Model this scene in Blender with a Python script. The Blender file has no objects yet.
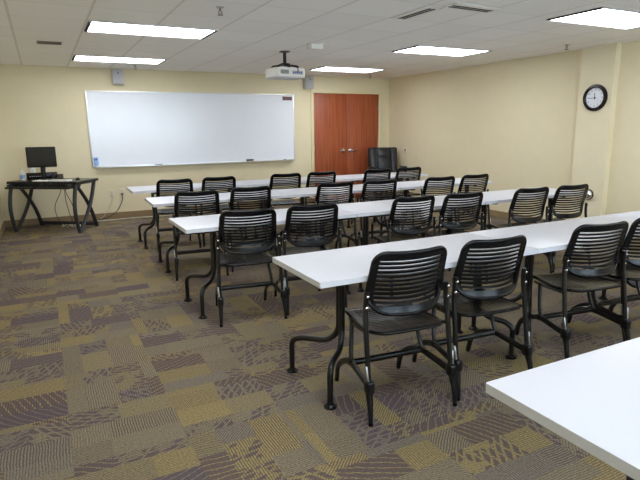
import bpy, bmesh, math, random
from mathutils import Vector, Matrix, Euler
random.seed(7)
scene = bpy.context.scene
COL = scene.collection
PI = math.pi

# ------------------------------------------------------------------ room measures (metres)
H = 2.425            # ceiling
YF = 9.516           # front wall
YB = -2.6            # rear wall, behind the photographer
XL = -0.641          # left wall
XR = 6.485           # right wall

# ------------------------------------------------------------------ materials
def srgb(r, g, b):
    f = lambda c: (c/255/12.92) if c/255 <= .04045 else ((c/255+.055)/1.055)**2.4
    return (f(r), f(g), f(b), 1)

class NT:
    """small node helper"""
    def __init__(s, name):
        s.m = bpy.data.materials.new(name); s.m.use_nodes = True
        s.t = s.m.node_tree; s.n = s.t.nodes
        s.b = s.n['Principled BSDF']
    def link(s, a, b): s.t.links.new(a, b)
    def node(s, typ, **kw):
        x = s.n.new(typ)
        for k, v in kw.items(): setattr(x, k, v)
        return x
    def put(s, sock, v):
        if hasattr(v, 'is_output') or isinstance(v, bpy.types.NodeSocket): s.link(v, sock)
        else: sock.default_value = v
    def math(s, op, a, b=0.0, c=0.0):
        x = s.node('ShaderNodeMath', operation=op)
        s.put(x.inputs[0], a); s.put(x.inputs[1], b); s.put(x.inputs[2], c)
        return x.outputs[0]
    def mix(s, f, a, b):
        x = s.node('ShaderNodeMix', data_type='RGBA')
        s.put(x.inputs[0], f); s.put(x.inputs[6], a); s.put(x.inputs[7], b)
        return x.outputs[2]
    def noise(s, vec, scale, detail=2.0, rough=.5):
        x = s.node('ShaderNodeTexNoise')
        if vec is not None: s.link(vec, x.inputs['Vector'])
        x.inputs['Scale'].default_value = scale; x.inputs['Detail'].default_value = detail
        x.inputs['Roughness'].default_value = rough
        return x.outputs['Fac']
    def obj(s): return s.node('ShaderNodeTexCoord').outputs['Object']
    def comb(s, x, y, z=0.0):
        c = s.node('ShaderNodeCombineXYZ')
        s.put(c.inputs[0], x); s.put(c.inputs[1], y); s.put(c.inputs[2], z)
        return c.outputs[0]
    def white(s, vec):
        w = s.node('ShaderNodeTexWhiteNoise', noise_dimensions='3D'); s.link(vec, w.inputs['Vector'])
        sp = s.node('ShaderNodeSeparateColor'); s.link(w.outputs['Color'], sp.inputs[0])
        return sp.outputs
    def ramp(s, f, stops, interp='LINEAR'):
        r = s.node('ShaderNodeValToRGB'); r.color_ramp.interpolation = interp
        e = r.color_ramp.elements
        while len(e) < len(stops): e.new(.5)
        for el, (p, c) in zip(e, stops): el.position = p; el.color = c
        s.put(r.inputs[0], f)
        return r.outputs[0]
    def bump(s, h, strength, dist=.01):
        b = s.node('ShaderNodeBump'); b.inputs['Strength'].default_value = strength
        b.inputs['Distance'].default_value = dist; s.link(h, b.inputs['Height'])
        s.link(b.outputs[0], s.b.inputs['Normal'])

def pmat(name, col, rough=.5, metal=0., noise=0., nscale=40., bump=0., spec=.5, coat=0.):
    t = NT(name)
    t.b.inputs['Roughness'].default_value = rough; t.b.inputs['Metallic'].default_value = metal
    t.b.inputs['Specular IOR Level'].default_value = spec
    t.b.inputs['Coat Weight'].default_value = coat
    o = t.obj(); n = t.noise(o, nscale, 3)
    dark = tuple(c*(1-noise) for c in col[:3])+(1,)
    lite = tuple(min(1, c*(1+noise)) for c in col[:3])+(1,)
    t.link(t.ramp(n, [(.3, dark), (.7, lite)]), t.b.inputs['Base Color'])
    if bump: t.bump(n, bump, .002)
    return t.m

def emat(name, col, strength):
    t = NT(name); o = t.obj()
    # prismatic lens: a fine ripple in the lamp's own glow
    n = t.noise(o, 60, 1)
    t.b.inputs['Base Color'].default_value = (.8, .8, .8, 1)
    t.b.inputs['Emission Color'].default_value = col
    t.link(t.math('MULTIPLY_ADD', n, strength*.2, strength*.9), t.b.inputs['Emission Strength'])
    return t.m

M = {}
M['wall'] = pmat('beige_wall_paint', srgb(228, 217, 186), .75, noise=.015, nscale=6, bump=.05, spec=.2)
M['pier'] = pmat('pale_beige_wall_paint', srgb(231, 221, 192), .75, noise=.015, nscale=6, bump=.05, spec=.2)
M['base'] = pmat('brown_vinyl_baseboard', srgb(142, 120, 88), .5, noise=.06, nscale=9)
M['black'] = pmat('black_plastic', (.006, .006, .007, 1), .24, noise=.1, nscale=60, spec=.27)
M['blackmetal'] = pmat('black_powder_coated_steel', (.006, .006, .007, 1), .28, noise=.1, nscale=80, bump=.02)
M['chrome'] = pmat('chrome', (.75, .76, .78, 1), .18, 1.)
M['steel'] = pmat('brushed_steel', (.55, .56, .57, 1), .32, 1., noise=.08)
M['laminate'] = pmat('white_laminate', srgb(203, 205, 214), .36, noise=.012, nscale=300)
M['edge'] = pmat('white_edge_band', srgb(206, 207, 214), .5, noise=.02, nscale=50)
M['board'] = pmat('glossy_whiteboard_enamel', srgb(236, 240, 250), .22, noise=.008, nscale=4)
M['alu'] = pmat('satin_aluminium', (.72, .73, .74, 1), .35, .8, noise=.04)
M['frame'] = pmat('beige_door_frame_paint', srgb(226, 214, 176), .5, noise=.02)
M['grey'] = pmat('light_grey_plastic', srgb(196, 196, 198), .5, noise=.03)
M['greygrille'] = pmat('grey_mesh_grille', srgb(178, 178, 182), .6, noise=.15, nscale=400, bump=.3)
M['white'] = pmat('white_plastic', srgb(232, 231, 226), .4, noise=.02)
M['cream'] = pmat('cream_plastic', srgb(226, 218, 196), .45, noise=.02)
M['darkslot'] = pmat('dark_vent_slot', (.02, .02, .02, 1), .7, noise=.2)
M['ventgrey'] = pmat('grey_brown_vent_metal', srgb(120, 112, 98), .5, noise=.1)
M['leather'] = pmat('black_leather', (.010, .011, .013, 1), .34, noise=.25, nscale=120, bump=.25)
M['deskblack'] = pmat('black_desk_laminate', (.016, .016, .018, 1), .25, noise=.15, nscale=30)
M['deskmetal'] = pmat('charcoal_desk_metal', (.030, .031, .036, 1), .38, noise=.1, nscale=40)
M['screen'] = pmat('dark_screen_glass', (.008, .008, .009, 1), .18, noise=.05)
M['blue'] = pmat('blue_plastic', srgb(45, 90, 190), .4, noise=.05)
M['paleblue'] = pmat('pale_blue_plastic', srgb(150, 185, 232), .4, noise=.05)
M['paper'] = pmat('white_paper', srgb(238, 238, 234), .7, noise=.02)
M['maroon'] = pmat('dark_maroon_plate', srgb(92, 50, 46), .4, noise=.1, nscale=200)
M['clockface'] = pmat('white_clock_face', srgb(232, 235, 246), .4, noise=.01)
M['wire'] = pmat('dark_grey_cable', (.03, .03, .032, 1), .5, noise=.1)
M['palewire'] = pmat('pale_beige_cable', srgb(205, 196, 170), .5, noise=.05)
M['lens'] = pmat('projector_lens_glass', (.01, .012, .03, 1), .05, noise=.02, coat=1.)
M['lamp'] = emat('fluorescent_lens', (.94, .97, 1, 1), 12.6)

def glass_mat():
    t = NT('window_glass')
    tr = t.node('ShaderNodeBsdfTransparent'); tr.inputs[0].default_value = (.93, .96, .96, 1)
    gl = t.node('ShaderNodeBsdfGlossy'); gl.inputs['Roughness'].default_value = .02
    fr = t.node('ShaderNodeFresnel'); fr.inputs[0].default_value = 1.35
    mx = t.node('ShaderNodeMixShader'); t.link(fr.outputs[0], mx.inputs[0]); t.link(tr.outputs[0], mx.inputs[1]); t.link(gl.outputs[0], mx.inputs[2])
    t.link(mx.outputs[0], t.n['Material Output'].inputs['Surface'])
    return t.m
M['glass'] = glass_mat()
def wood_mat():
    t = NT('cherry_wood_veneer'); o = t.obj()
    mp = t.node('ShaderNodeMapping'); mp.inputs['Scale'].default_value = (14, 14, .7)
    t.link(o, mp.inputs['Vector'])
    n = t.noise(mp.outputs[0], 2.2, 6, .6)
    t.link(t.ramp(n, [(.28, srgb(132, 62, 34)), (.5, srgb(160, 80, 46)), (.75, srgb(178, 96, 60))]), t.b.inputs['Base Color'])
    t.b.inputs['Roughness'].default_value = .42
    return t.m
M['wood'] = wood_mat()

GX, GY, GX0, GY0 = .616, .6075, .479, 8.29+.304
def ceiling_mat():
    t = NT('acoustic_ceiling_tile'); o = t.obj()
    s = t.node('ShaderNodeSeparateXYZ'); t.link(o, s.inputs[0])
    def line(c, off, g, w):
        a = t.math('FRACT', t.math('DIVIDE', t.math('SUBTRACT', c, off-g*50), g))
        d = t.math('MINIMUM', a, t.math('SUBTRACT', 1.0, a))
        return t.math('LESS_THAN', t.math('MULTIPLY', d, g), w)
    lx = line(s.outputs[0], GX0, GX, .011); ly = line(s.outputs[1], GY0, GY, .009)
    tid = t.comb(t.math('FLOOR', t.math('DIVIDE', t.math('SUBTRACT', s.outputs[0], GX0), GX)),
                 t.math('FLOOR', t.math('DIVIDE', t.math('SUBTRACT', s.outputs[1], GY0), GY)))
    h = t.white(tid)
    speck = t.noise(o, 190, 3, .7)
    base = t.ramp(h[0], [(0, srgb(243, 242, 239)), (1, srgb(247, 246, 244))])
    pit = t.math('LESS_THAN', speck, .36)
    c = t.mix(t.math('MULTIPLY', pit, .18), base, srgb(190, 187, 180))
    c = t.mix(t.math('MULTIPLY', ly, .25), c, srgb(190, 187, 180))
    c = t.mix(t.math('MULTIPLY', lx, .42), c, srgb(190, 187, 180))
    t.link(c, t.b.inputs['Base Color'])
    t.b.inputs['Roughness'].default_value = .9; t.b.inputs['Specular IOR Level'].default_value = .1
    t.bump(speck, .15, .003)
    return t.m
M['ceiling'] = ceiling_mat()

def carpet_mat():
    t = NT('patchwork_carpet_tile'); o = t.obj()
    s = t.node('ShaderNodeSeparateXYZ'); t.link(o, s.inputs[0])
    T = .5
    px = t.math('DIVIDE', t.math('ADD', s.outputs[0], 20.02), T); py = t.math('DIVIDE', t.math('ADD', s.outputs[1], 20.13), T)
    ix, iy = t.math('FLOOR', px), t.math('FLOOR', py)
    fx, fy = t.math('FRACT', px), t.math('FRACT', py)
    ht = t.white(t.comb(ix, iy, 3.3))
    sw = t.math('GREATER_THAN', ht[0], .68)
    mixf = lambda f, a, b: t.math('ADD', t.math('MULTIPLY', a, t.math('SUBTRACT', 1.0, f)), t.math('MULTIPLY', b, f))
    qx, qy = mixf(sw, fx, fy), mixf(sw, fy, fx)
    # uneven strips across the tile, each strip broken once
    r = t.math('FLOOR', t.math('ADD', t.math('MULTIPLY', qy, 3.0), t.math('MULTIPLY', ht[1], .8)))
    hr = t.white(t.comb(t.math('ADD', ix, t.math('MULTIPLY', r, 31.7)), iy, 9.1))
    split = t.math('MULTIPLY_ADD', hr[0], .5, .25)
    c = t.math('GREATER_THAN', qx, split)
    pid = t.comb(t.math('ADD', ix, t.math('MULTIPLY', r, 17.3)), t.math('ADD', iy, t.math('MULTIPLY', c, 41.9)), 5.7)
    h = t.white(pid)
    pid2 = t.comb(t.math('ADD', ix, t.math('MULTIPLY', r, 11.9)), t.math('ADD', iy, t.math('MULTIPLY', c, 23.1)), 15.2)
    g = t.white(pid2)
    MUST, TAU, OLV, GRY, PUR = srgb(164, 147, 99), srgb(144, 133, 113), srgb(152, 139, 106), srgb(134, 126, 118), srgb(84, 71, 88)
    base = t.ramp(h[0], [(0, MUST), (.27, TAU), (.52, OLV), (.70, GRY), (.86, TAU)], 'CONSTANT')
    wob = t.noise(o, 9, 2)
    grain = t.noise(o, 130, 2, .7)
    def stripes(ang, period, wobble):
        a = t.math('ADD', t.math('MULTIPLY', s.outputs[0], t.math('COSINE', ang)), t.math('MULTIPLY', s.outputs[1], t.math('SINE', ang)))
        a = t.math('ADD', a, t.math('MULTIPLY', wob, wobble))
        return t.math('SINE', t.math('MULTIPLY', a, 2*PI/period))
    # fine corduroy of the loop pile, its run turned from patch to patch and broken by the yarn
    ang1 = t.math('MULTIPLY', t.math('FLOOR', t.math('MULTIPLY', h[2], 4.0)), PI/4)
    hat = t.math('ADD', stripes(ang1, .0125, .02), t.math('MULTIPLY_ADD', grain, 3.0, -1.5))
    hm = t.math('MULTIPLY', t.math('GREATER_THAN', hat, .15), t.math('MULTIPLY_ADD', g[0], .45, .40))
    col = t.mix(hm, base, srgb(88, 76, 76))
    hm2 = t.math('MULTIPLY', t.math('LESS_THAN', hat, -.55), .35)
    col = t.mix(hm2, col, srgb(166, 150, 112))
    # purple reed marks: slim parallel slashes, crossed in places
    ang2 = t.math('MULTIPLY_ADD', g[1], 2.6, .2)
    reed = stripes(ang2, .036, .035)
    reed2 = stripes(t.math('ADD', ang2, .7), .055, .05)
    brk = t.noise(o, 8, 3)
    rm = t.math('MULTIPLY', t.math('GREATER_THAN', reed, -.45), t.math('GREATER_THAN', brk, .46))
    rm = t.math('MULTIPLY', rm, t.math('GREATER_THAN', reed2, -.75))
    rm = t.math('MULTIPLY', rm, t.math('GREATER_THAN', h[1], .63))
    col = t.mix(t.math('MULTIPLY', rm, t.math('MULTIPLY_ADD', grain, .5, .5)), col, PUR)
    # purple grounds scored with thin pale lines
    solid = t.math('LESS_THAN', h[1], .12)
    sl = t.math('LESS_THAN', reed, .80)
    col = t.mix(t.math('MULTIPLY', t.math('MULTIPLY', solid, sl), t.math('MULTIPLY_ADD', grain, .5, .5)), col, PUR)
    loop = t.noise(o, 95, 4, .85)
    lm = t.node('ShaderNodeMapRange'); lm.inputs[1].default_value = .35; lm.inputs[2].default_value = .62
    t.link(loop, lm.inputs[0])
    col = t.mix(t.math('MULTIPLY', t.math('SUBTRACT', 1.0, lm.outputs[0]), .68), col, srgb(66, 57, 50))
    t.link(col, t.b.inputs['Base Color'])
    t.b.inputs['Roughness'].default_value = .95; t.b.inputs['Specular IOR Level'].default_value = .1
    t.bump(loop, .5, .004)
    return t.m
M['carpet'] = carpet_mat()

# ------------------------------------------------------------------ mesh helpers
def add_box(bm, c, size, rot=None, bevel=0., seg=2):
    r = bmesh.ops.create_cube(bm, size=1)
    vs = r['verts']
    m = Matrix.Translation(Vector(c)) @ (rot.to_matrix().to_4x4() if rot else Matrix()) @ Matrix.Diagonal((*size, 1))
    bmesh.ops.transform(bm, matrix=m, verts=vs)
    if bevel:
        es = list({e for v in vs for e in v.link_edges})
        bmesh.ops.bevel(bm, geom=es, offset=bevel, segments=seg, profile=.5, affect='EDGES', clamp_overlap=True)

def fillet(pts, rad, n=5):
    """round the corners of a polyline"""
    P = [Vector(p) for p in pts]; out = [P[0]]
    for i in range(1, len(P)-1):
        a, b, c = P[i-1], P[i], P[i+1]
        r = min(rad, (a-b).length*.48, (c-b).length*.48)
        p0, p2 = b+(a-b).normalized()*r, b+(c-b).normalized()*r
        for k in range(n+1):
            t = k/n
            out.append(p0*(1-t)**2+b*2*t*(1-t)+p2*t*t)
    out.append(P[-1])
    return out

def add_tube(bm, pts, r, n=10, closed=False, rx=None):
    """sweep a circle (or ellipse r x rx) along points; r may be a list"""
    P = [Vector(p) for p in pts]; N = len(P)
    tang = []
    for i in range(N):
        if closed: d = P[(i+1) % N]-P[i-1]
        else: d = P[min(i+1, N-1)]-P[max(i-1, 0)]
        tang.append(d.normalized())
    up = Vector((0, 0, 1))
    if abs(tang[0].dot(up)) > .9: up = Vector((0, 1, 0))
    nrm = (up-tang[0]*up.dot(tang[0])).normalized()
    rings = []
    for i in range(N):
        if i: nrm = (nrm-tang[i]*nrm.dot(tang[i])).normalized()
        b = tang[i].cross(nrm)
        ri = r[i] if isinstance(r, (list, tuple)) else r
        rb = ri if rx is None else rx
        rings.append([bm.verts.new(P[i]+nrm*(ri*math.cos(2*PI*k/n))+b*(rb*math.sin(2*PI*k/n))) for k in range(n)])
    m = N if closed else N-1
    for i in range(m):
        A, B = rings[i], rings[(i+1) % N]
        for k in range(n):
            bm.faces.new((A[k], A[(k+1) % n], B[(k+1) % n], B[k]))
    if not closed:
        bm.faces.new(rings[0][::-1]); bm.faces.new(rings[-1])

def add_lathe(bm, prof, c=(0, 0, 0), n=24, rot=None):
    """revolve (radius, height) pairs round z"""
    m = Matrix.Translation(Vector(c)) @ (rot.to_matrix().to_4x4() if rot else Matrix())
    rings = []
    for r, z in prof:
        if r < 1e-6: rings.append([bm.verts.new(m @ Vector((0, 0, z)))])
        else: rings.append([bm.verts.new(m @ Vector((r*math.cos(2*PI*k/n), r*math.sin(2*PI*k/n), z))) for k in range(n)])
    for A, B in zip(rings, rings[1:]):
        for k in range(n):
            q = (k+1) % n
            if len(A) == 1 and len(B) == 1: continue
            if len(A) == 1: bm.faces.new((A[0], B[q], B[k]))
            elif len(B) == 1: bm.faces.new((A[k], A[q], B[0]))
            else: bm.faces.new((A[k], A[q], B[q], B[k]))
    if len(rings[0]) > 1: bm.faces.new(rings[0][::-1])
    if len(rings[-1]) > 1: bm.faces.new(rings[-1])

def add_slab(bm, outline, z0, z1, bevel=0.):
    """extrude a plan outline"""
    lo = [bm.verts.new((x, y, z0)) for x, y in outline]
    hi = [bm.verts.new((x, y, z1)) for x, y in outline]
    n = len(lo)
    fs = [bm.faces.new(lo[::-1]), bm.faces.new(hi)]
    for i in range(n): fs.append(bm.faces.new((lo[i], lo[(i+1) % n], hi[(i+1) % n], hi[i])))
    if bevel:
        es = [e for f in fs[:2] for e in f.edges]
        bmesh.ops.bevel(bm, geom=es, offset=bevel, segments=2, profile=.5, affect='EDGES', clamp_overlap=True)

def rrect(w, d, r, n=5, cx=0, cy=0):
    o = []
    for sx, sy, a in ((1, 1, 0), (-1, 1, 90), (-1, -1, 180), (1, -1, 270)):
        for k in range(n+1):
            t = math.radians(a+90*k/n)
            o.append((cx+sx*(w/2-r)+r*math.cos(t), cy+sy*(d/2-r)+r*math.sin(t)))
    return o

def obj(name, bm, mat, parent=None, smooth=True, angle=35):
    bmesh.ops.recalc_face_normals(bm, faces=bm.faces)
    me = bpy.data.meshes.new(name); bm.to_mesh(me); bm.free()
    mats = mat if isinstance(mat, (list, tuple)) else [mat]
    for m in mats: me.materials.append(m)
    if smooth:
        for p in me.polygons: p.use_smooth = True
        try: me.set_sharp_from_angle(angle=math.radians(angle))
        except Exception: pass
    o = bpy.data.objects.new(name, me); COL.objects.link(o)
    if parent: o.parent = parent
    return o

def box(name, c, size, mat, parent=None, bevel=0., rot=None, seg=2):
    bm = bmesh.new(); add_box(bm, c, size, rot, bevel, seg); return obj(name, bm, mat, parent)
def tube(name, pts, r, mat, parent=None, n=10):
    bm = bmesh.new(); add_tube(bm, pts, r, n); return obj(name, bm, mat, parent)
def lathe(name, prof, mat, parent=None, c=(0, 0, 0), rot=None, n=24):
    bm = bmesh.new(); add_lathe(bm, prof, c, n, rot); return obj(name, bm, mat, parent)

def tag(o, label, cat, group=None):
    o['label'] = label; o['category'] = cat
    if group: o['group'] = group
    return o
def thing(name, label, cat, loc=(0, 0, 0), rz=0., group=None):
    o = bpy.data.objects.new(name, None); COL.objects.link(o)
    o.location = loc; o.rotation_euler = (0, 0, rz); o.empty_display_size = .1
    return tag(o, label, cat, group)
def struct(o):
    o['kind'] = 'structure'; return o
def copy_tree(o, parent=None):
    c = o.copy(); COL.objects.link(c)
    if parent: c.parent = parent
    for ch in o.children: copy_tree(ch, c)
    return c

# ------------------------------------------------------------------ room shell
W = .12
struct(box('floor', ((XL+XR)/2, (YF+YB)/2, -.05), (XR-XL+2*W, YF-YB+2*W, .1), M['carpet'])).location = (0, 0, 0)
struct(box('ceiling', ((XL+XR)/2, (YF+YB)/2, H+.05), (XR-XL+2*W, YF-YB+2*W, .1), M['ceiling']))
struct(box('wall_left', (XL-W/2, (YF+YB)/2, H/2), (W, YF-YB+2*W, H), M['wall']))
struct(box('wall_right', (XR+W/2, (YF+YB)/2, H/2), (W, YF-YB+2*W, H), M['wall']))
WZ0, WZ1 = .85, 2.2
WINS = [(.0, 2.6), (3.2, 5.8)]
bm = bmesh.new()
add_box(bm, ((XL+XR)/2, YB-W/2, WZ0/2), (XR-XL, W, WZ0)); add_box(bm, ((XL+XR)/2, YB-W/2, (WZ1+H)/2), (XR-XL, W, H-WZ1))
for a, b in ((XL, WINS[0][0]), (WINS[0][1], WINS[1][0]), (WINS[1][1], XR)):
    add_box(bm, ((a+b)/2, YB-W/2, (WZ0+WZ1)/2), (b-a, W, WZ1-WZ0))
struct(obj('wall_back', bm, M['wall'], smooth=False))
for k, (a, b) in enumerate(WINS):
    bm = bmesh.new()
    for x in (a+.03, (a+b)/2, b-.03): add_box(bm, (x, YB-W/2, (WZ0+WZ1)/2), (.05, .06, WZ1-WZ0))
    for z in (WZ0+.025, WZ1-.025): add_box(bm, ((a+b)/2, YB-W/2, z), (b-a-.004, .06, .05))
    w_ = struct(obj('window_%d' % (k+1), bm, M['alu'], smooth=False))
    for q in (0, 1):
        c0, c1 = (a+.055, (a+b)/2-.025) if q == 0 else ((a+b)/2+.025, b-.055)
        box('pane', ((c0+c1)/2, YB-W/2, (WZ0+WZ1)/2), (c1-c0, .006, WZ1-WZ0-.1), M['glass'], w_)
# front wall with a doorway
DX0, DX1, DZ = 4.739, 6.232, 2.107
bm = bmesh.new()
add_box(bm, ((XL+DX0-.004)/2, YF+W/2, H/2), (DX0-.004-XL, W, H))
add_box(bm, ((DX1+.004+XR)/2, YF+W/2, H/2), (XR-DX1-.004, W, H))
add_box(bm, ((DX0+DX1)/2, YF+W/2, (DZ+.004+H)/2), (DX1-DX0+.008, W, H-DZ-.004))
add_box(bm, ((DX0+DX1)/2, YF+W-.01, DZ/2), (DX1-DX0+.008, .02, DZ+.008))
struct(obj('wall_front', bm, M['wall'], smooth=False))
# shallow pier on the right wall
PY0, PY1, PD = 4.48, 4.955, .10
struct(box('wall_right_pier', (XR-PD/2+.001, (PY0+PY1)/2, H/2), (PD, PY1-PY0, H), M['pier']))
bb = .10
struct(box('baseboard_front', ((XL+DX0-.05)/2, YF-.006, bb/2), (DX0-.05-XL, .012, bb), M['base']))
struct(box('baseboard_front_corner', ((DX1+.05+XR)/2, YF-.006, bb/2), (XR-DX1-.05, .012, bb), M['base']))
struct(box('baseboard_left', (XL+.006, (YF+YB)/2, bb/2), (.012, YF-YB-.03, bb), M['base']))
struct(box('baseboard_right', (XR-.006, (PY1+YF)/2, bb/2), (.012, YF-PY1-.03, bb), M['base']))
struct(box('baseboard_right_rear', (XR-.006, (PY0+YB)/2, bb/2), (.012, PY0-YB-.03, bb), M['base']))
struct(box('baseboard_pier', (XR-PD-.005, (PY0+PY1)/2, bb/2), (.012, PY1-PY0+.01, bb), M['base']))
# door frame
bm = bmesh.new()
fw = .06
for x in (DX0-fw/2, DX1+fw/2): add_box(bm, (x, YF-.008, (DZ+fw)/2), (fw, .03, DZ+fw), bevel=.004)
add_box(bm, ((DX0+DX1)/2, YF-.008, DZ+fw/2), (DX1-DX0+2*fw-.002, .028, fw), bevel=.004)
struct(obj('trim_1', bm, M['frame']))
mid = (DX0+DX1)/2
def door(name, x0, x1, hx, hd):
    d = struct(box(name, ((x0+x1)/2, YF+.028, DZ/2+.004), (x1-x0, .044, DZ-.012), M['wood'], bevel=.003))
    # lever handle: rose, neck and lever
    bm = bmesh.new()
    zz = 1.0
    add_lathe(bm, [(.036, 0), (.036, .008), (.022, .016), (.015, .018), (.015, .05)], (hx, YF+.006, zz), 20, Euler((PI/2, 0, 0)))
    add_tube(bm, fillet([(hx, YF-.045, zz), (hx+hd*.03, YF-.05, zz), (hx+hd*.12, YF-.047, zz-.004)], .02), .0145, 10)
    obj('lever_handle', bm, M['chrome'], d)
    ex = x0 if hd > 0 else x1
    for z in (.25, 1.05, 1.86):
        bm = bmesh.new()
        add_tube(bm, [(ex, YF+.0, z-.045), (ex, YF+.0, z+.045)], .008, 8)
        obj('hinge', bm, M['steel'], d)
    return d
door('door_1', DX0+.003, mid-.002, mid-.075, -1)
door('door_2', mid+.002, DX1-.003, mid+.075, 1)
for d, ex in ((bpy.data.objects['door_1'], DX0+.005), (bpy.data.objects['door_2'], DX1-.005)):
    for ch in d.children:
        if ch.name.startswith('hinge'):
            cx = sum(v.co.x for v in ch.data.vertices)/len(ch.data.vertices)
            for v in ch.data.vertices: v.co.x += ex-cx

# ------------------------------------------------------------------ ceiling lights
def make_light():
    t = thing('ceiling_light', '', 'ceiling light', (0, 0, 0), 0, 'recessed fluorescent ceiling lights')
    L, D = 1.20, .59
    bm = bmesh.new()
    for sy in (-1, 1): add_box(bm, (0, sy*(D/2-.008), -.006), (L, .016, .012))
    obj('frame', bm, M['grey'], t, smooth=False)
    for sx in (-1, 1):
        box('end_trim', (sx*(L/2-.014), 0, -.006), (.028, D-.034, .012), M['darkslot'], t)
    bm = bmesh.new(); add_box(bm, (0, 0, -.004), (L-.058, D-.034, .007))
    obj('diffuser', bm, M['lamp'], t, smooth=False)
    return t
L0 = make_light()
lights = [
    (1.10, 8.29, 'bright ceiling light panel above the left part of the whiteboard, nearest the front wall'),
    (1.095, 5.80, 'bright ceiling light panel at top left, larger one in front of another'),
    (4.79, 8.29, 'bright ceiling light panel in front of the wooden double doors'),
    (4.82, 5.86, 'bright ceiling light panel right of the projector, above the middle tables'),
    (4.95, 3.50, 'large bright ceiling light panel at the top right, above the wall clock'),
    (1.095, 3.40, 'ceiling light panel above the left aisle, third from the whiteboard'),
    (1.095, 1.00, 'ceiling light panel above the nearest white table, out at the left'),
    (4.86, 1.05, 'ceiling light panel near the rear on the right side'),
]
for i, (x, y, lab) in enumerate(lights):
    o = L0 if i == 0 else copy_tree(L0)
    o.location = (x, y, H-.0005); o['label'] = lab

# ------------------------------------------------------------------ ceiling fittings
def make_sprinkler():
    t = thing('fire_sprinkler', '', 'sprinkler', group='ceiling fire sprinklers')
    lathe('escutcheon', [(.034, 0), (.034, -.004), (.02, -.010), (.0, -.010)], M['steel'], t)
    bm = bmesh.new()
    add_tube(bm, [(0, 0, -.008), (0, 0, -.03)], .009, 8)
    for s in (-1, 1): add_tube(bm, [(s*.006, 0, -.026), (s*.016, 0, -.042), (s*.004, 0, -.06)], .004, 6)
    obj('head', bm, M['ventgrey'], t)
    lathe('deflector', [(0, -.058), (.024, -.060), (.024, -.063), (0, -.064)], M['ventgrey'], t)
    return t
S0 = make_sprinkler()
for i, (x, y, lab) in enumerate([
        (1.416, 4.53, 'small ceiling sprinkler right of the nearer left light panel, at top'),
        (1.40, 8.91, 'small ceiling sprinkler just above the whiteboard beside the left wall speaker'),
        (5.92, 4.82, 'small ceiling sprinkler left of the wall clock'),
        (5.70, 9.00, 'small ceiling sprinkler above the wooden double doors')]):
    o = S0 if i == 0 else copy_tree(S0)
    o.location = (x, y, H-.0003); o['label'] = lab

t = thing('slot_vent', 'long slot air vent in the ceiling pointing towards the front wall', 'air vent', (3.043, 4.065, H-.0006), 0, 'slot air vents')
def slot_vent(t):
    bm = bmesh.new()
    for x in (-.052, 0, .052): add_box(bm, (x*1.22, 0, -.004), (.052 if x else .012, .50, .008))
    for y in (-.238, .238): add_box(bm, (0, y, -.0035), (.178, .024, .007))
    obj('frame', bm, M['white'], t, smooth=False)
    for x in (-.027, .027): box('slot', (x*.8, 0, -.0075), (.032, .45, .003), M['darkslot'], t)
slot_vent(t)
t2 = copy_tree(t); t2.location = (3.345, 3.705, H-.0006); t2.rotation_euler.z = PI/2+.05
t2['label'] = 'slot air vent in the ceiling lying crosswise at the top centre, right of the other'
t = thing('grille_vent', 'small dark louvred vent in the ceiling at far upper left', 'air vent', (.196, 7.04, H-.0006), 0)
bm = bmesh.new()
for y in (-.085, .085): add_box(bm, (0, y, -.004), (.25, .012, .008))
for x in (-.12, .12): add_box(bm, (x, 0, -.0035), (.012, .18, .007))
obj('frame', bm, M['ventgrey'], t, smooth=False)
box('backing', (0, 0, -.001), (.23, .16, .002), M['darkslot'], t)
bm = bmesh.new()
for k in range(9): add_box(bm, (0, -.072+k*.018, -.0045), (.226, .009, .003), Euler((.5, 0, 0)))
obj('louvre', bm, M['ventgrey'], t, smooth=False)

t = thing('ceiling_sensor', 'small off-white box fitting on the ceiling right of the projector', 'ceiling sensor', (3.0, 5.95, H-.0006))
box('base_plate', (0, 0, -.006), (.18, .14, .012), M['white'], t, .004)
box('housing', (0, 0, -.040), (.16, .12, .058), M['white'], t, .012)
box('side_grille', (.0815, 0, -.038), (.004, .095, .04), M['ventgrey'], t)

# ------------------------------------------------------------------ projector
t = thing('projector', 'white projector hanging from the ceiling on a black pole', 'projector', (2.93, 6.70, H-.0006), math.radians(4))
lathe('ceiling_plate', [(.0, 0), (.07, 0), (.07, -.008), (.03, -.018), (0, -.018)], M['blackmetal'], t)
tube('pole', [(0, 0, -.01), (0, 0, -.15)], .022, M['blackmetal'], t, 14)
bm = bmesh.new(); add_box(bm, (0, 0, -.165), (.11, .09, .035), bevel=.008); add_lathe(bm, [(0, -.142), (.032, -.142), (.032, -.15), (0, -.15)])
obj('mount_head', bm, M['blackmetal'], t)
for sx, sy in ((-1, -1), (1, -1), (1, 1), (-1, 1)):
    bm = bmesh.new()
    add_tube(bm, fillet([(sx*.03, sy*.03, -.17), (sx*.13, sy*.09, -.185), (sx*.145, sy*.10, -.20), (sx*.145, sy*.10, -.222)], .015), .012, 8)
    obj('mount_arm', bm, M['blackmetal'], t)
bm = bmesh.new()
add_slab(bm, rrect(.43, .36, .05, 6), -.335, -.215, .016)
body = obj('body', bm, M['white'], t)
bm = bmesh.new()
add_slab(bm, rrect(.434, .364, .052, 6), -.338, -.322, .006)
obj('bottom_shell', bm, M['grey'], t)
bm = bmesh.new(); add_lathe(bm, [(.0, -.01), (.045, -.01), (.05, .03), (.044, .035), (.036, .022), (0, .022)], (.09, .18, -.27), 24, Euler((-PI/2, 0, 0)))
obj('lens', bm, [M['lens']], t)
bm = bmesh.new()
for k in range(9): add_box(bm, (-.15+k*.013, -.181, -.27), (.006, .004, .05))
obj('vent', bm, M['darkslot'], body, smooth=False)
bm = bmesh.new()
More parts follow.
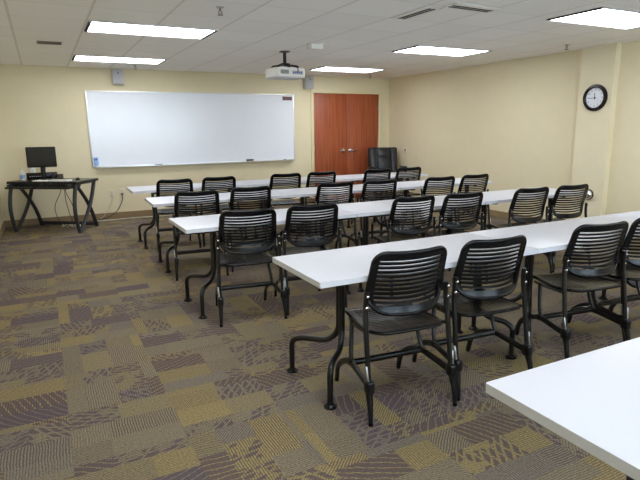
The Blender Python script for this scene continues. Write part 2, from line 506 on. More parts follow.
add_box(bm, (.09, -.181, -.275), (.15, .004, .045))
obj('port_panel', bm, M['greygrille'], body, smooth=False)
bm = bmesh.new()
for k in range(5): add_box(bm, (.03+k*.028, -.1845, -.275), (.016, .006, .014))
obj('port', bm, M['blue'], body, smooth=False)
tube('cable', fillet([(.02, -.02, -.15), (.05, -.08, -.19), (.08, -.15, -.20), (.09, -.195, -.235), (.09, -.186, -.27)], .03), .006, M['wire'], t, 8)

# ------------------------------------------------------------------ wall speakers
t = thing('wall_speaker', 'grey wall speaker high above the left end of the whiteboard', 'wall speaker', (1.20, YF, 2.29), 0, 'wall speakers')
box('bracket', (0, -.02, 0), (.06, .04, .10), M['grey'], t)
bm = bmesh.new()
add_slab(bm, [(-.09, -.04), (.09, -.04), (.078, -.155), (-.078, -.155)], -.115, .115, .008)
obj('cabinet', bm, M['grey'], t)
box('grille', (0, -.157, 0), (.138, .006, .208), M['greygrille'], t, .002)
lathe('tweeter', [(0, 0), (.014, 0), (.014, .006), (.006, .008), (0, .008)], M['ventgrey'], t, (0, -.158, .055), Euler((PI/2, 0, 0)))
t2 = copy_tree(t); t2.location = (4.60, YF, 2.29); t2['label'] = 'grey wall speaker beside the door frame, behind the projector'

# ------------------------------------------------------------------ whiteboard
bx0, bx1, bz0, bz1 = .697, 4.320, .858, 2.074
t = thing('whiteboard', 'large wide whiteboard with thin aluminium frame on the front wall', 'whiteboard', ((bx0+bx1)/2, YF, bz0))
w, h = bx1-bx0, bz1-bz0
box('panel', (0, -.010, h/2), (w-.02, .018, h-.02), M['board'], t)
bm = bmesh.new()
for x in (-w/2+.009, w/2-.009): add_box(bm, (x, -.013, h/2), (.018, .026, h), bevel=.003)
for z in (.009, h-.009): add_box(bm, (0, -.013, z), (w-.036, .0255, .018), bevel=.003)
obj('frame', bm, M['alu'], t)
bm = bmesh.new()
add_box(bm, (0, -.05, -.004), (w-.1, .075, .006)); add_box(bm, (0, -.086, .002), (w-.1, .006, .016), bevel=.002)
obj('marker_tray', bm, M['alu'], t)
p = box('name_plate', (w/2-.135, -.021, h-.075), (.19, .006, .068), M['maroon'], t)
bm = bmesh.new()
for k, (l, z) in enumerate(((.13, .012), (.10, -.012))): add_box(bm, (w/2-.135, -.0245, h-.075+z), (l, .002, .006))
obj('lettering_line', bm, pmat('faded_plate_print', srgb(120, 84, 76), .5), p)

t = thing('whiteboard_eraser', 'black felt eraser on the whiteboard tray, right of centre', 'eraser', (3.392, YF-.05, bz0+.0005))
box('handle', (0, 0, .032), (.13, .05, .022), M['black'], t, .006)
box('felt', (0, 0, .0115), (.126, .047, .021), M['ventgrey'], t, .002)
for nm, x, lab, m in (('marker', 1.729, 'lone marker on the whiteboard tray left of centre', M['black']),
                      ('marker', 4.03, 'marker on the whiteboard tray near its right end', M['white'])):
    t = thing('marker', lab, 'marker', (x, YF-.05, bz0+.0095), .1, 'markers on the tray')
    bm = bmesh.new(); add_lathe(bm, [(0, -.04), (.009, -.04), (.009, .045), (0, .045)], (0, 0, 0), 12, Euler((0, PI/2, 0))); obj('barrel', bm, m, t)
    bm = bmesh.new(); add_lathe(bm, [(0, .0455), (.0095, .0455), (.0095, .08), (.006, .085), (0, .085)], (0, 0, 0), 12, Euler((0, PI/2, 0))); obj('cap', bm, M['black'], t)
t = thing('marker_holder', 'small pale blue holder stuck at the whiteboard lower left corner', 'marker holder', (.765, YF-.0195, .895))
box('pouch', (0, -.02, .04), (.07, .04, .08), M['paleblue'], t, .008)
box('magnet_strip', (0, -.0025, .065), (.07, .005, .125), M['paleblue'], t)
for dx in (-.022, .004): tube('pen', [(dx, -.02, .06), (dx, -.02, .112)], .009, M['blue'], t, 8)

# ------------------------------------------------------------------ right wall: clock, dome, switch
t = thing('wall_clock', 'round black-rimmed wall clock on the right pier', 'clock', (XR-PD, 4.70, 1.785))
RY = Euler((0, -PI/2, 0))     # lathe axis +z -> -x
R_ = .168
lathe('case', [(0, 0), (R_, 0), (R_, .018), (R_-.008, .034), (R_-.032, .038), (R_-.042, .028), (R_-.042, .012), (0, .012)], M['black'], t, rot=RY, n=48)
lathe('face', [(0, .0125), (R_-.043, .0125), (R_-.043, .015), (0, .015)], M['clockface'], t, rot=RY, n=48)
def hand(name, ang, l, w):   # ang clockwise from 12 as the viewer sees it; viewer's right = -y
    bm = bmesh.new()
    d = Vector((0, -math.sin(ang), math.cos(ang))); s = Vector((0, d.z, -d.y))
    a, b = d*(-.02), d*l
    vs = []
    for x in (-.018, -.0205):
        for p, ww in ((a, w), (b, w*.6)):
            vs += [bm.verts.new(Vector((x, 0, 0))+p+s*ww), bm.verts.new(Vector((x, 0, 0))+p-s*ww)]
    for f in ((0, 1, 3, 2), (4, 6, 7, 5), (0, 2, 6, 4), (1, 5, 7, 3), (0, 4, 5, 1), (2, 3, 7, 6)): bm.faces.new([vs[i] for i in f])
    return obj(name, bm, M['black'], t, smooth=False)
hand('hour_hand', math.radians(355), .062, .0055)
hand('minute_hand', math.radians(266), .092, .004)
lathe('hub', [(0, .021), (.009, .021), (.009, .024), (0, .024)], M['black'], t, rot=RY, n=16)
bmn = bmesh.new()
for k in range(1, 13):
    cu = bpy.data.curves.new('numeral', 'FONT'); cu.body = str(k); cu.size = .032; cu.align_x = 'CENTER'; cu.align_y = 'CENTER'
    tmp = bpy.data.objects.new('numeral', cu)
    COL.objects.link(tmp)
    bpy.context.view_layer.update()
    me = tmp.to_mesh()
    a = 2*PI*k/12; r = .100
    mtx = Matrix(((0, 0, -1, -.0163), (-1, 0, 0, -r*math.sin(a)), (0, 1, 0, r*math.cos(a)), (0, 0, 0, 1)))
    me2 = me.copy(); me2.transform(mtx); bmn.from_mesh(me2)
    tmp.to_mesh_clear(); bpy.data.objects.remove(tmp); bpy.data.curves.remove(cu); bpy.data.meshes.remove(me2)
for k in range(60):
    a = 2*PI*k/60
    add_box(bmn, (-.0158, -.118*math.sin(a), .118*math.cos(a)), (.001, .0016 if k % 5 else .003, .006), Euler((a, 0, 0)))
obj('numerals', bmn, pmat('clock_print', (.05, .05, .055, 1), .5), t, smooth=False)

t = thing('chrome_dome', 'shiny round chrome dome fixture low on the right pier', 'wall fixture', (XR-PD+.001, 4.675, .545))
lathe('dark_rim', [(0, 0), (.072, 0), (.072, .012), (.062, .02), (0, .02)], M['black'], t, rot=RY, n=32)
lathe('dome', [(.064, .018)]+[(.064*math.cos(a), .018+.05*math.sin(a)) for a in [PI/2*k/8 for k in range(1, 8)]]+[(0, .068)], M['chrome'], t, rot=RY, n=32)

t = thing('light_switch', 'small light switch on the right wall behind the office chair', 'light switch', (XR, 8.90, 1.0))
box('plate', (-.004, 0, 0), (.008, .075, .12), M['cream'], t, .003)
box('toggle', (-.012, 0, 0), (.018, .018, .036), M['wire'], t, .003)

# ------------------------------------------------------------------ wall outlets and leads by the front wall
def outlet(x, z, lab):
    t = thing('wall_outlet', lab, 'wall outlet', (x, YF, z), 0, 'wall outlets')
    box('plate', (0, -.004, 0), (.075, .008, .118), M['cream'], t, .003)
    for dz in (-.028, .028):
        s = box('socket', (0, -.009, dz), (.034, .004, .03), M['cream'], t, .002)
        bm = bmesh.new()
        for dx in (-.007, .007): add_box(bm, (dx, -.0113, dz+.003), (.003, .001, .012))
        obj('socket_slit', bm, M['darkslot'], s, smooth=False)
    return t
outlet(.965, .42, 'wall outlet plate under the whiteboard, nearer the desk')
outlet(1.12, .435, 'wall outlet plate with dark plug, farther right from the desk')
o = tube('black_cable', fillet([(1.12, YF-.03, .405), (1.115, YF-.05, .30), (1.02, YF-.06, .12), (.86, YF-.07, .03), (.70, YF-.10, .012), (.52, 9.30, .012)], .12, 8), .006, M['wire'], n=8)
tag(o, 'dark power cord drooping from the wall outlet to the floor', 'cable')
pl = box('plug', (1.12, YF-.030, .407), (.03, .034, .03), M['wire'], o, .006)
o = tube('thin_lead', fillet([(.965, YF-.016, .39), (.95, YF-.03, .30), (.86, YF-.04, .14), (.80, YF-.045, .05), (.72, YF-.05, .008)], .1, 8), .0035, M['palewire'], n=8)
tag(o, 'thin pale lead hanging from the nearer wall outlet', 'cable')
o = tube('floor_cable', fillet([(.62, 9.34, .009), (.95, 9.28, .009), (1.25, 9.36, .009), (1.6, 9.30, .009), (2.1, 9.33, .009), (2.9, 9.28, .009)], .25, 8), .008, M['palewire'], n=8)
tag(o, 'pale cable lying on the carpet along the front wall', 'cable')

# ------------------------------------------------------------------ corner desk
DA = math.radians(-35)
DC = Vector((.105, 8.902, 0))
t = thing('computer_desk', 'black corner desk with crossed curved legs at far left', 'desk', DC, DA)
# local: x along the desk, +y to the corner
TW, TD = 1.09, .58
front = [(-TW/2, -TD/2), (-TW/4, -TD/2+.02), (0, -TD/2+.03), (TW/4, -TD/2+.02), (TW/2, -TD/2)]
bm = bmesh.new(); add_slab(bm, front+[(TW/2, TD/2), (-TW/2, TD/2)], .706, .742, .004)
obj('desktop', bm, M['deskblack'], t)
bm = bmesh.new()
add_box(bm, (0, -TD/2+.03, .655), (.98, .30, .016), bevel=.004)
add_box(bm, (0, -TD/2-.118, .661), (.98, .012, .03), bevel=.003)
obj('keyboard_tray', bm, M['deskblack'], t)
box('apron', (0, -TD/2+.045, .6865), (.90, .018, .043), M['deskblack'], t)
for s in (-1, 1):
    box('tray_runner', (s*.47, -TD/2+.06, .684), (.02, .30, .044), M['deskmetal'], t)
def arc(p0, p1, bow, n=12):
    P0, P1 = Vector(p0), Vector(p1); out = []
    for k in range(n+1):
        u = k/n; q = P0.lerp(P1, u); q += Vector(bow)*math.sin(PI*u); out.append(q)
    return out
for s in (-1, 1):
    x = s*.505
    for p0, p1, bow in (((x, -.24, .714), (x+s*.0, -.265, .0), (0, -.075, 0)),
                        ((x, .23, .714), (x, -.255, .0), (0, .07, 0)),
                        ((x-s*.045, -.20, .714), (x-s*.045, .265, .0), (0, .075, 0))):
        bm = bmesh.new(); pts = arc(p0, p1, bow)
        add_tube(bm, pts, .022, 10, rx=.030)
        obj('leg', bm, M['deskmetal'], t)
    box('side_rail', (x-s*.02, 0, .70), (.05, .50, .028), M['deskmetal'], t, .004)
box('stretcher', (0, .262, .045), (.98, .03, .06), M['deskmetal'], t, .006)
def dl(x, y, z=0):   # desk-local to world
    v = Matrix.Rotation(DA, 3, 'Z') @ Vector((x, y, 0)); return (DC.x+v.x, DC.y+v.y, z)

DT = .7425
t = thing('monitor', 'black flat computer monitor on the corner desk', 'monitor', (-.02, 8.945, DT), math.radians(-4))
lathe('stand_base', [(0, 0), (.098, 0), (.098, .008), (.075, .02), (.03, .028), (0, .028)], M['black'], t, n=32)
bm = bmesh.new(); add_tube(bm, fillet([(0, .02, .02), (0, .035, .14), (0, .03, .27)], .04), .024, 12, rx=.034)
obj('stand_neck', bm, M['black'], t)
bm = bmesh.new(); add_box(bm, (0, 0, .335), (.392, .036, .295), bevel=.008)
f = obj('housing', bm, M['black'], t)
box('screen', (0, -.0185, .339), (.362, .003, .262), M['screen'], t)
t = thing('control_box', 'wide black equipment box on the corner desk behind the monitor stand', 'equipment box', (-.045, 9.112, DT), -.06)
box('case', (0, 0, .0525), (.40, .10, .095), M['black'], t, .006)
bm = bmesh.new()
for k in range(6): add_box(bm, (-.15+k*.028, -.051, .05), (.014, .003, .010))
obj('button', bm, M['greygrille'], t, smooth=False)
bm = bmesh.new()
for sx in (-1, 1): 
    add_box(bm, (sx*.17, 0, .0026), (.03, .07, .005))
obj('foot', bm, M['black'], t, smooth=False)
t = thing('desk_phone', 'dark sloping desk phone right of the monitor base', 'phone', (.165, 8.935, DT), math.radians(-20))
bm = bmesh.new()
vs = [bm.verts.new(v) for v in ((-.06, -.09, 0), (.06, -.09, 0), (.06, .07, 0), (-.06, .07, 0), (-.06, -.09, .02), (.06, -.09, .02), (.06, .07, .075), (-.06, .07, .075))]
for q in ((0, 3, 2, 1), (4, 5, 6, 7), (0, 1, 5, 4), (1, 2, 6, 5), (2, 3, 7, 6), (3, 0, 4, 7)): bm.faces.new([vs[i] for i in q])
obj('base', bm, M['black'], t, smooth=False)
tube('handset', fillet([(-.035, -.08, .038), (-.035, -.07, .052), (-.035, .05, .10), (-.035, .065, .088)], .02), .017, M['blackmetal'], t, 10)
t = thing('spray_bottle', 'white bottle with blue label at the left of the corner desk', 'bottle', dl(-.46, -.05, DT))
lathe('body', [(0, 0), (.034, 0), (.036, .01), (.036, .10), (.028, .13), (.013, .145), (.013, .155), (0, .155)], M['white'], t)
lathe('label_band', [(.0367, .02), (.0367, .075), (.0357, .075), (.0357, .02)], M['paleblue'], t)
bm = bmesh.new(); add_lathe(bm, [(0, .1555), (.015, .1555), (.015, .18), (.008, .192), (0, .192)])
obj('cap', bm, M['white'], t)
t = thing('paper_roll', 'white paper roll standing behind the monitor', 'paper roll', (-.165, 9.235, DT))
lathe('roll', [(.015, .001), (.048, .001), (.048, .235), (.015, .235)], M['paper'], t, n=28)
lathe('core', [(.0145, 0), (.0145, .237), (.012, .237), (.012, 0)], M['cream'], t)
kb = dl(.24, -.20, DT)
t = thing('keyboard', 'pale computer keyboard on the front edge of the corner desk', 'keyboard', kb, DA)
bm = bmesh.new(); add_box(bm, (0, 0, .009), (.30, .13, .017), bevel=.004); obj('case', bm, M['paper'], t)
bm = bmesh.new()
for r_ in range(5):
    for c_ in range(15): add_box(bm, (-.133+c_*.019, -.048+r_*.024, .0195), (.015, .018, .005))
obj('key', bm, M['grey'], t, smooth=False)
t.children[1]['kind'] = 'stuff'
o = box('notepad', (0, 0, .006), (.21, .13, .012), M['paper']); o.location = dl(-.035, -.215, DT); o.rotation_euler.z = DA
tag(o, 'white notepad lying beside the keyboard on the corner desk', 'notepad')
t = thing('computer_mouse', 'small black mouse near the right end of the corner desk', 'mouse', dl(.37, .03, DT), -.3)
bm = bmesh.new()
bmesh.ops.create_uvsphere(bm, u_segments=20, v_segments=12, radius=1)
bmesh.ops.transform(bm, matrix=Matrix.Diagonal((.032, .055, .034, 1)), verts=bm.verts)
bmesh.ops.bisect_plane(bm, geom=bm.verts[:]+bm.edges[:]+bm.faces[:], plane_co=(0, 0, 0), plane_no=(0, 0, 1), clear_inner=True)
bmesh.ops.holes_fill(bm, edges=[e for e in bm.edges if e.is_boundary])
obj('shell', bm, M['black'], t)
lathe('wheel', [(0, -.004), (.009, -.004), (.009, .004), (0, .004)], M['grey'], t, (0, .028, .026), Euler((0, PI/2, 0)), 14)
# leads tangled under the desk
for i, (pts, lab) in enumerate([
    ([dl(.05, .12, .70), dl(.03, .10, .55), dl(-.10, .08, .32), dl(-.06, .10, .12), dl(.02, .12, .04), dl(.14, .10, .012)], 'dark cable looping to the left below the corner desk'),
    ([dl(.11, .12, .70), dl(.10, .10, .56), dl(.22, .08, .34), dl(.24, .08, .20), dl(.12, .10, .06), dl(.05, .06, .012)], 'dark cable looping to the right below the corner desk'),
    ([dl(.08, .14, .70), dl(.06, .14, .45), dl(.12, .12, .22), dl(.18, .12, .012)], 'dark cable hanging nearly straight below the corner desk')]):
    o = tube('desk_cable', fillet(pts, .12, 8), .005, M['wire'], n=8); tag(o, lab, 'cable', 'cables under the corner desk')
o = thing('power_strip', 'pale power strip with cables on the floor under the desk', 'power strip', dl(.10, .17, 0), DA)
box('case', (0, 0, .019), (.30, .05, .036), M['cream'], o, .006)
bm = bmesh.new()
for k in range(5): add_box(bm, (-.11+k*.05, 0, .0375), (.03, .028, .002))
obj('socket', bm, M['grey'], o, smooth=False)

# ------------------------------------------------------------------ executive chair in the far corner
t = thing('office_chair', 'black leather high-back office chair in the corner by the doors', 'office chair', (6.0, 8.84, 0), math.radians(-16))
# local: sits facing -y
for k in range(5):
    a = 2*PI*k/5+.3
    l = obj('leg', (lambda b: (add_tube(b, [(0, 0, .10), (.15*math.cos(a), .15*math.sin(a), .095), (.29*math.cos(a), .29*math.sin(a), .075)], [.026, .022, .017], 8), b)[1])(bmesh.new()), M['black'], t)
    bm = bmesh.new(); add_lathe(bm, [(0, -.022), (.026, -.022), (.028, 0), (.026, .022), (0, .022)], (.29*math.cos(a), .29*math.sin(a), .0285), 16, Euler((PI/2, 0, a+.8)))
    add_tube(bm, [(.29*math.cos(a), .29*math.sin(a), .03), (.29*math.cos(a), .29*math.sin(a), .075)], .008, 8)
    obj('caster', bm, M['black'], l)
tube('gas_column', [(0, 0, .08), (0, 0, .40)], .028, M['black'], t, 14)
bm = bmesh.new(); add_slab(bm, rrect(.53, .52, .09, 6), .40, .50, .035); obj('seat', bm, M['leather'], t)
bm = bmesh.new()
add_box(bm, (0, .27, .78), (.60, .10, .55), Euler((-.14, 0, 0)), .035, 3)
bk = obj('backrest', bm, M['leather'], t)
E_ = Euler((-.14, 0, 0))
def bp(x, z, y=-.055):   # point on the backrest front
    v = E_.to_matrix() @ Vector((x, y, z-.78)); return (v.x, v.y+.27, v.z+.78)
for nm, x, z, sx, sz in (('head_cushion', 0, .955, .26, .16), ('lumbar_cushion', 0, .735, .26, .24), ('side_bolster', -.215, .79, .13, .49), ('side_bolster', .215, .79, .13, .49)):
    bm = bmesh.new(); add_box(bm, bp(x, z), (sx, .05, sz), E_, .022, 3); obj(nm, bm, M['leather'], bk)
for s in (-1, 1):
    bm = bmesh.new()
    add_tube(bm, fillet([(s*.29, .20, .46), (s*.315, .20, .62), (s*.315, .05, .665), (s*.315, -.20, .66), (s*.30, -.22, .55), (s*.27, -.15, .46)], .06), .017, 10)
    a_ = obj('armrest', bm, M['black'], t)
    bm = bmesh.new(); add_box(bm, (s*.315, -.06, .685), (.07, .27, .035), bevel=.014); obj('arm_pad', bm, M['leather'], a_)

# ------------------------------------------------------------------ tables
TWD, TDP, TZ, TT = 1.440, .595, .735, .030
def make_table():
    t = thing('training_table', '', 'table', group='white training tables')
    bm = bmesh.new(); add_slab(bm, rrect(TWD-.006, TDP-.006, .004, 3), TZ-TT+.0005, TZ, .0015)
    top = obj('tabletop', bm, M['laminate'], t)
    bm = bmesh.new()
    o1 = rrect(TWD, TDP, .005, 3); o0 = rrect(TWD-.007, TDP-.007, .004, 3)
    n = len(o1)
    V = [[bm.verts.new((x, y, z)) for x, y in oo] for oo, z in ((o0, TZ-TT), (o1, TZ-TT), (o1, TZ-.0012), (o0, TZ-.0004))]
    for a, b in zip(V, V[1:]+V[:1]):
        for i in range(n): bm.faces.new((a[i], a[(i+1) % n], b[(i+1) % n], b[i]))
    obj('edge_band', bm, M['edge'], top)
    for s in (-1, 1):
        cx = -TWD/2+.275 if s < 0 else TWD/2-.17
        for q in (-1, 1):
            px, py = s*.155, (.325 if q > 0 else -.165)
            pts = [(cx, q*.017, TZ-TT-.004), (cx, q*.017, .335), (cx+px*.22, q*.03+py*.16, .262), (cx+px*.8, py*.80, .236), (cx+px, py, .20), (cx+px, py, .008)]
            bm = bmesh.new(); add_tube(bm, fillet(pts, .055, 6), .0172, 12)
            l = obj('leg', bm, M['blackmetal'], t)
            bm = bmesh.new(); add_lathe(bm, [(0, 0), (.034, 0), (.035, .006), (.026, .011), (.018, .022), (0, .022)], (cx+px, py, 0), 20)
            obj('foot_glide', bm, M['black'], l)
        bm = bmesh.new()
        add_box(bm, (cx, 0, TZ-TT-.0045), (.10, .40, .008), bevel=.002)
        add_box(bm, (cx, 0, TZ-TT-.022), (.045, .34, .028), bevel=.004)
        obj('support_arm', bm, M['blackmetal'], t)
    bm = bmesh.new()
    add_box(bm, (0, 0, TZ-TT-.022), (TWD-.64, .03, .03), bevel=.003)
    obj('frame_rail', bm, M['blackmetal'], t)
    return t
T0 = make_table()
rows = [  # left end x, centre y, tilt, row words
    (.912, 6.98, -.02, 'row nearest the whiteboard', 3),
    (.92, 5.675, -.028, 'second row from the whiteboard', 3),
    (.868, 4.145, 0.0, 'third row from the whiteboard', 3),
    (1.097, 2.456, 0.0, 'fourth row from the whiteboard', 3),
    (1.05, .742, 0.0, 'nearest row', 2),
]
place = ['left-end', 'middle', 'right-end']
first = True
for ri, (x0, yc, rot, words, n) in enumerate(rows):
    for k in range(n):
        o = T0 if first else copy_tree(T0); first = False
        d = k*(TWD+.006)+TWD/2
        o.location = (x0+d*math.cos(rot), yc+d*math.sin(rot), 0); o.rotation_euler.z = rot
        if ri == 4: o['label'] = ['white table closest to the viewer, its corner at lower right', 'white table beyond the right edge, beside the closest table'][k]
        else: o['label'] = 'white training table, %s one of the %s' % (place[k], words)

# ------------------------------------------------------------------ chairs (local: faces +y, towards the table)
def back_surface(u, v):
    """u -1..1 across, v 0..1 up the backrest"""
    hw = .220-.017*v
    bow = .018+.046*(1-v)               # hollow for the sitter's back: the middle sits farther back
    y = -.150-.058*v-.012*v*v + bow*(u*u) - bow*.55 - .030*(max(0, .30-v)/.30)**1.6
    z = .558+.292*v - .026*(1-u*u)*(1-v)**2 + .012*(u*u)*v - .006*(u*u)*(1-v)
    return Vector((u*hw, y, z))
def outline_u(v, r=.13):
    """half-width factor with rounded corners (v in 0..1)"""
    hgt = .32
    a = min(v, 1-v)*hgt
    rr = .060 if v > .5 else .095
    if a >= rr: return 1.0
    return 1-(rr-math.sqrt(max(0, rr*rr-(rr-a)**2)))/.21
def solid_grid(bm, P, faces, th, offset):
    """shell of thickness th from a dict of points; offset(P) gives the unit normal"""
    top = {}; bot = {}
    for f in faces:
        for k in f:
            if k not in top:
                n = offset(k); top[k] = bm.verts.new(P[k]+n*th/2); bot[k] = bm.verts.new(P[k]-n*th/2)
    edges = {}
    for f in faces:
        bm.faces.new([top[k] for k in f]); bm.faces.new([bot[k] for k in reversed(f)])
        for a, b in zip(f, f[1:]+f[:1]):
            e = frozenset((a, b)); edges[e] = edges.get(e, 0)+1
    for e, c in edges.items():
        if c == 1:
            a, b = tuple(e)
            bm.faces.new((top[a], top[b], bot[b], bot[a]))

def slotted_shell(surf, out_u, us, vs, slot, th):
    bm = bmesh.new()
    P = {}
    for j, v in enumerate(vs):
        for i, u in enumerate(us): P[(i, j)] = surf(u*out_u(v), v)
    faces = []
    for j in range(len(vs)-1):
        for i in range(len(us)-1):
            um, vm = (us[i]+us[i+1])/2, (vs[j]+vs[j+1])/2
            if slot(um, vm, j): continue
            faces.append([(i, j), (i+1, j), (i+1, j+1), (i, j+1)])
    def nrm(k):
        i, j = k
        i0, i1 = max(i-1, 0), min(i+1, len(us)-1); j0, j1 = max(j-1, 0), min(j+1, len(vs)-1)
        n = (P[(i1, j)]-P[(i0, j)]).cross(P[(i, j1)]-P[(i, j0)])
        return n.normalized() if n.length > 1e-9 else Vector((0, -1, 0))
    solid_grid(bm, P, faces, th, nrm)
    return bm, P

def make_chair():
    t = thing('slatted_chair', '', 'chair', group='black slatted classroom chairs')
    # --- backrest: rim, slats and solid lower band
    NS = 11; v0, v1 = .115, .915; pitch = (v1-v0)/NS
    vs = [0, .02, .045, .075, .11, .15]; kind = [0]*6
    flags = {}
    v = v0
    vlist = [0, .010, .025, .05, .08]
    slotrows = set()
    for k in range(NS):
        a = v0+k*pitch
        vlist.append(a); slotrows.add(len(vlist)-1); vlist.append(a+pitch*.42)
    vlist += [v1-pitch*.02+.0, .935, .96, .98, .992, 1.0]
    vlist = sorted(set(round(x, 5) for x in vlist))
    slot_ranges = [(v0+k*pitch, v0+k*pitch+pitch*.42) for k in range(NS)]
    us = [-1, -.93, -.86]+[-.86+1.72*k/12 for k in range(1, 12)]+[.86, .93, 1]
    def is_slot(u, v, j): return abs(u) < .85 and any(a < v < b for a, b in slot_ranges)
    bm, P = slotted_shell(back_surface, outline_u, us, vlist, is_slot, .012)
    # thick rounded rim round the outline
    ring = []
    nv = len(vlist)
    left = [back_surface(-outline_u(v), v) for v in vlist]; right = [back_surface(outline_u(v), v) for v in vlist]
    top = [back_surface(u*outline_u(1.0), 1.0) for u in [-.6, -.3, 0, .3, .6]]
    botm = [back_surface(u*outline_u(0.0), 0.0) for u in [.6, .3, 0, -.3, -.6]]
    ring = left+top+right[::-1]+botm
    rr = [ring[0]]
    for p in ring[1:]:
        if (p-rr[-1]).length > .006: rr.append(p)
    add_tube(bm, rr, .0105, 8, closed=True)
    obj('backrest', bm, M['black'], t, angle=50)
    # --- seat: slotted pan, scooped, rounded rear
    def seat_surf(u, v):            # v 0 rear .. 1 front
        y = -.235+.44*v
        hw = .222-.036*v
        z = .452-.020*math.sin(PI*min(1, v*1.15))*(1-.3*u*u) - .030*max(0, (v-.82)/.18)**2 + .006*u*u
        return Vector((u*hw, y + (.0 if v > .5 else 0.0), z))
    def seat_out(v):
        a = v*.44
        if v < .5:
            r = .15
            return 1.0 if a >= r else 1-(r-math.sqrt(max(0, r*r-(r-a)**2)))/.40
        b = (1-v)*.44; r = .05
        return 1.0 if b >= r else 1-(r-math.sqrt(max(0, r*r-(r-b)**2)))/.21
    NS2 = 13; s0, s1 = .16, .86; pt = (s1-s0)/NS2
    sv = [0, .006, .02, .05, .09, .13]
    sr = [(s0+k*pt, s0+k*pt+pt*.24) for k in range(NS2)]
    for a, b in sr: sv += [a, b]
    sv += [s1, .90, .94, .97, .99, 1.0]
    sv = sorted(set(round(x, 5) for x in sv))
    def is_slot2(u, v, j): return .08 < abs(u) < .80 and any(a < v < b for a, b in sr)
    us2 = [-1, -.93, -.81]+[-.81+.73*k/5 for k in range(1, 5)]+[-.07, 0, .07]+[.08+.73*k/5 for k in range(1, 5)]+[.81, .93, 1]
    bm, P = slotted_shell(seat_surf, seat_out, us2, sv, is_slot2, .014)
    rim = [seat_surf(-seat_out(v), v) for v in sv]+[seat_surf(u*seat_out(1), 1) for u in (-.5, 0, .5)]+[seat_surf(seat_out(v), v) for v in sv][::-1]+[seat_surf(u*seat_out(0), 0) for u in (.7, .35, 0, -.35, -.7)]
    rr = [rim[0]]
    for p in rim[1:]:
        if (p-rr[-1]).length > .006: rr.append(p)
    if (rr[0]-rr[-1]).length < .006: rr.pop()
    add_tube(bm, rr, .010, 8, closed=True)
    obj('seat', bm, M['black'], t, angle=50)
    # --- frame
    for s in (-1, 1):
        # rear leg: foot, bowed shank, knuckle, upright to the backrest
        bm = bmesh.new()
        add_tube(bm, fillet([(s*.268, -.268, .012), (s*.266, -.262, .08), (s*.262, -.243, .16), (s*.260, -.235, .205)], .05), [.0095]+[.0115]*12+[.014], 10) if False else add_tube(bm, [(s*.250, -.268, .012), (s*.249, -.266, .06), (s*.247, -.253, .115), (s*.244, -.238, .165), (s*.243, -.236, .19)], [.0115, .0135, .0165, .0195, .021], 10)
        add_box(bm, (s*.242, -.233, .190), (.042, .056, .068), bevel=.012)
        add_tube(bm, fillet([(s*.242, -.232, .19), (s*.241, -.214, .30), (s*.239, -.190, .46), (s*.235, -.172, .58), (s*.229, -.178, .662)], .08), .0135, 10)
        l = obj('leg', bm, M['blackmetal'], t)
        lathe('glide', [(0, 0), (.012, 0), (.0125, .008), (.011, .02), (0, .02)], M['black'], l, (s*.250, -.268, 0), n=14)
        box('latch', (s*.2515, -.224, .255), (.010, .022, .080), M['steel'], l, .003, Euler((-.18, s*.06, 0)))
        for z, y, x in ((.582, -.190, .2365), (.640, -.1945, .2320)):
            bm = bmesh.new(); add_lathe(bm, [(0, -.004), (.0075, -.004), (.0075, .003), (.004, .006), (0, .006)], (s*x, y, z), 12, Euler((PI/2, 0, 0)))
            obj('bolt', bm, M['chrome'], t)
        # front leg: runner from the knuckle to the junction and down to the front foot, post up to the seat
        bm = bmesh.new()
        add_tube(bm, fillet([(s*.240, -.225, .186), (s*.220, .020, .212), (s*.212, .13, .178), (s*.208, .225, .105), (s*.206, .245, .012)], .075), .0190, 10, rx=.0130)
        add_tube(bm, fillet([(s*.221, .010, .210), (s*.214, .035, .27), (s*.192, .070, .428)], .05), .0125, 10)
        add_box(bm, (s*.220, .022, .212), (.028, .055, .036), bevel=.008)
        l = obj('leg', bm, M['blackmetal'], t)
        lathe('glide', [(0, 0), (.012, 0), (.0125, .008), (.011, .02), (0, .02)], M['black'], l, (s*.206, .245, 0), n=14)
    bm = bmesh.new(); add_tube(bm, [(-.219, .012, .212), (.219, .012, .212)], .0185, 12, rx=.0145)
    obj('crossbar', bm, M['blackmetal'], t)
    for s in (-1, 1):
        bm = bmesh.new(); add_tube(bm, fillet([(s*.244, -.192, .44), (s*.20, -.10, .423), (s*.190, .06, .416), (s*.172, .14, .416)], .05), .0095, 8)
        obj('seat_rail', bm, M['blackmetal'], t)
    return t
C0 = make_chair()
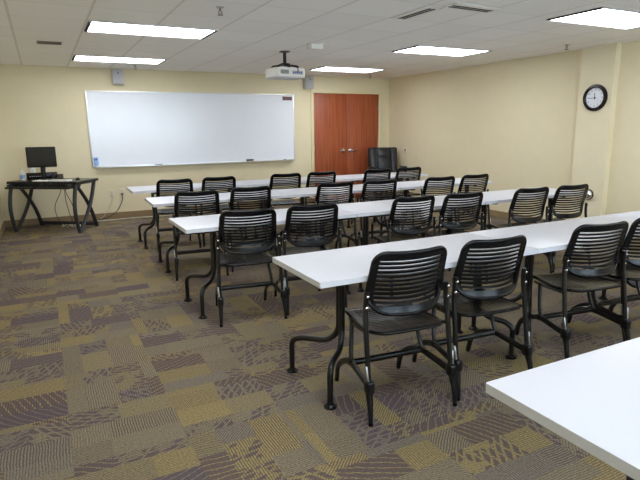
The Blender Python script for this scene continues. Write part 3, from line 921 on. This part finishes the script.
# backrest-top midpoints measured in the room, with each chair's turn
chairs = [
    ('A', [(1.39, 6.585, -5), (1.945, 6.59, -3), (2.85, 6.565, -5), (3.383, 6.55, -3), (4.285, 6.535, -5), (4.825, 6.515, -3)], 'row nearest the whiteboard'),
    ('B', [(1.30, 5.18, -6), (1.88, 5.24, -4), (2.825, 5.15, -4), (3.40, 5.13, -6), (4.20, 5.05, -4), (4.76, 5.06, -2)], 'second row from the whiteboard'),
    ('C', [(1.314, 3.745, -8), (1.850, 3.74, -7), (2.825, 3.73, -4), (3.35, 3.69, -4), (4.16, 3.645, -4), (4.698, 3.615, -4)], 'third row from the whiteboard'),
    ('D', [(1.562, 2.078, -5), (2.113, 2.07, -5), (2.99, 2.075, -8), (3.53, 2.07, -6)], 'row at the nearer long table'),
]
ordn = ['first', 'second', 'third', 'fourth', 'fifth', 'sixth']
first = True
for rk, lst, words in chairs:
    for i, (x, y, a) in enumerate(lst):
        o = C0 if first else copy_tree(C0); first = False
        th = math.radians(a)
        o.location = (x-.205*math.sin(th), y+.205*math.cos(th), 0); o.rotation_euler.z = th
        o['label'] = 'black slatted chair, %s from the left in the %s' % (ordn[i], words if rk != 'D' else 'fourth row from the whiteboard')

# ------------------------------------------------------------------ world, camera, view
wd = bpy.data.worlds.new('world'); scene.world = wd; wd.use_nodes = True
wd.node_tree.nodes['Background'].inputs[0].default_value = (.74, .86, 1, 1)
wd.node_tree.nodes['Background'].inputs[1].default_value = 12.0

f_px, yaw, pitch, roll, hcam = 535.593, .4712, .2057, -.0119, 1.4452
fwd = Vector((math.sin(yaw)*math.cos(pitch), math.cos(yaw)*math.cos(pitch), -math.sin(pitch)))
rt = Vector((math.cos(yaw), -math.sin(yaw), 0)); up = rt.cross(fwd)
r2 = rt*math.cos(roll)+up*math.sin(roll); u2 = up*math.cos(roll)-rt*math.sin(roll)
cam = bpy.data.cameras.new('camera'); co = bpy.data.objects.new('camera', cam); COL.objects.link(co)
co.matrix_world = Matrix(((r2.x, u2.x, -fwd.x, 0), (r2.y, u2.y, -fwd.y, 0), (r2.z, u2.z, -fwd.z, hcam), (0, 0, 0, 1)))
cam.sensor_width = 36; cam.lens = f_px/640*36; cam.clip_start = .05
scene.camera = co

vs_ = scene.view_settings
vs_.view_transform = 'Standard'; vs_.look = 'None'; vs_.gamma = 1; vs_.use_curve_mapping = False
vs_.exposure = 0.04
scene.cycles.use_denoising = True
scene.cycles.diffuse_bounces = 6
scene.cycles.max_bounces = 12
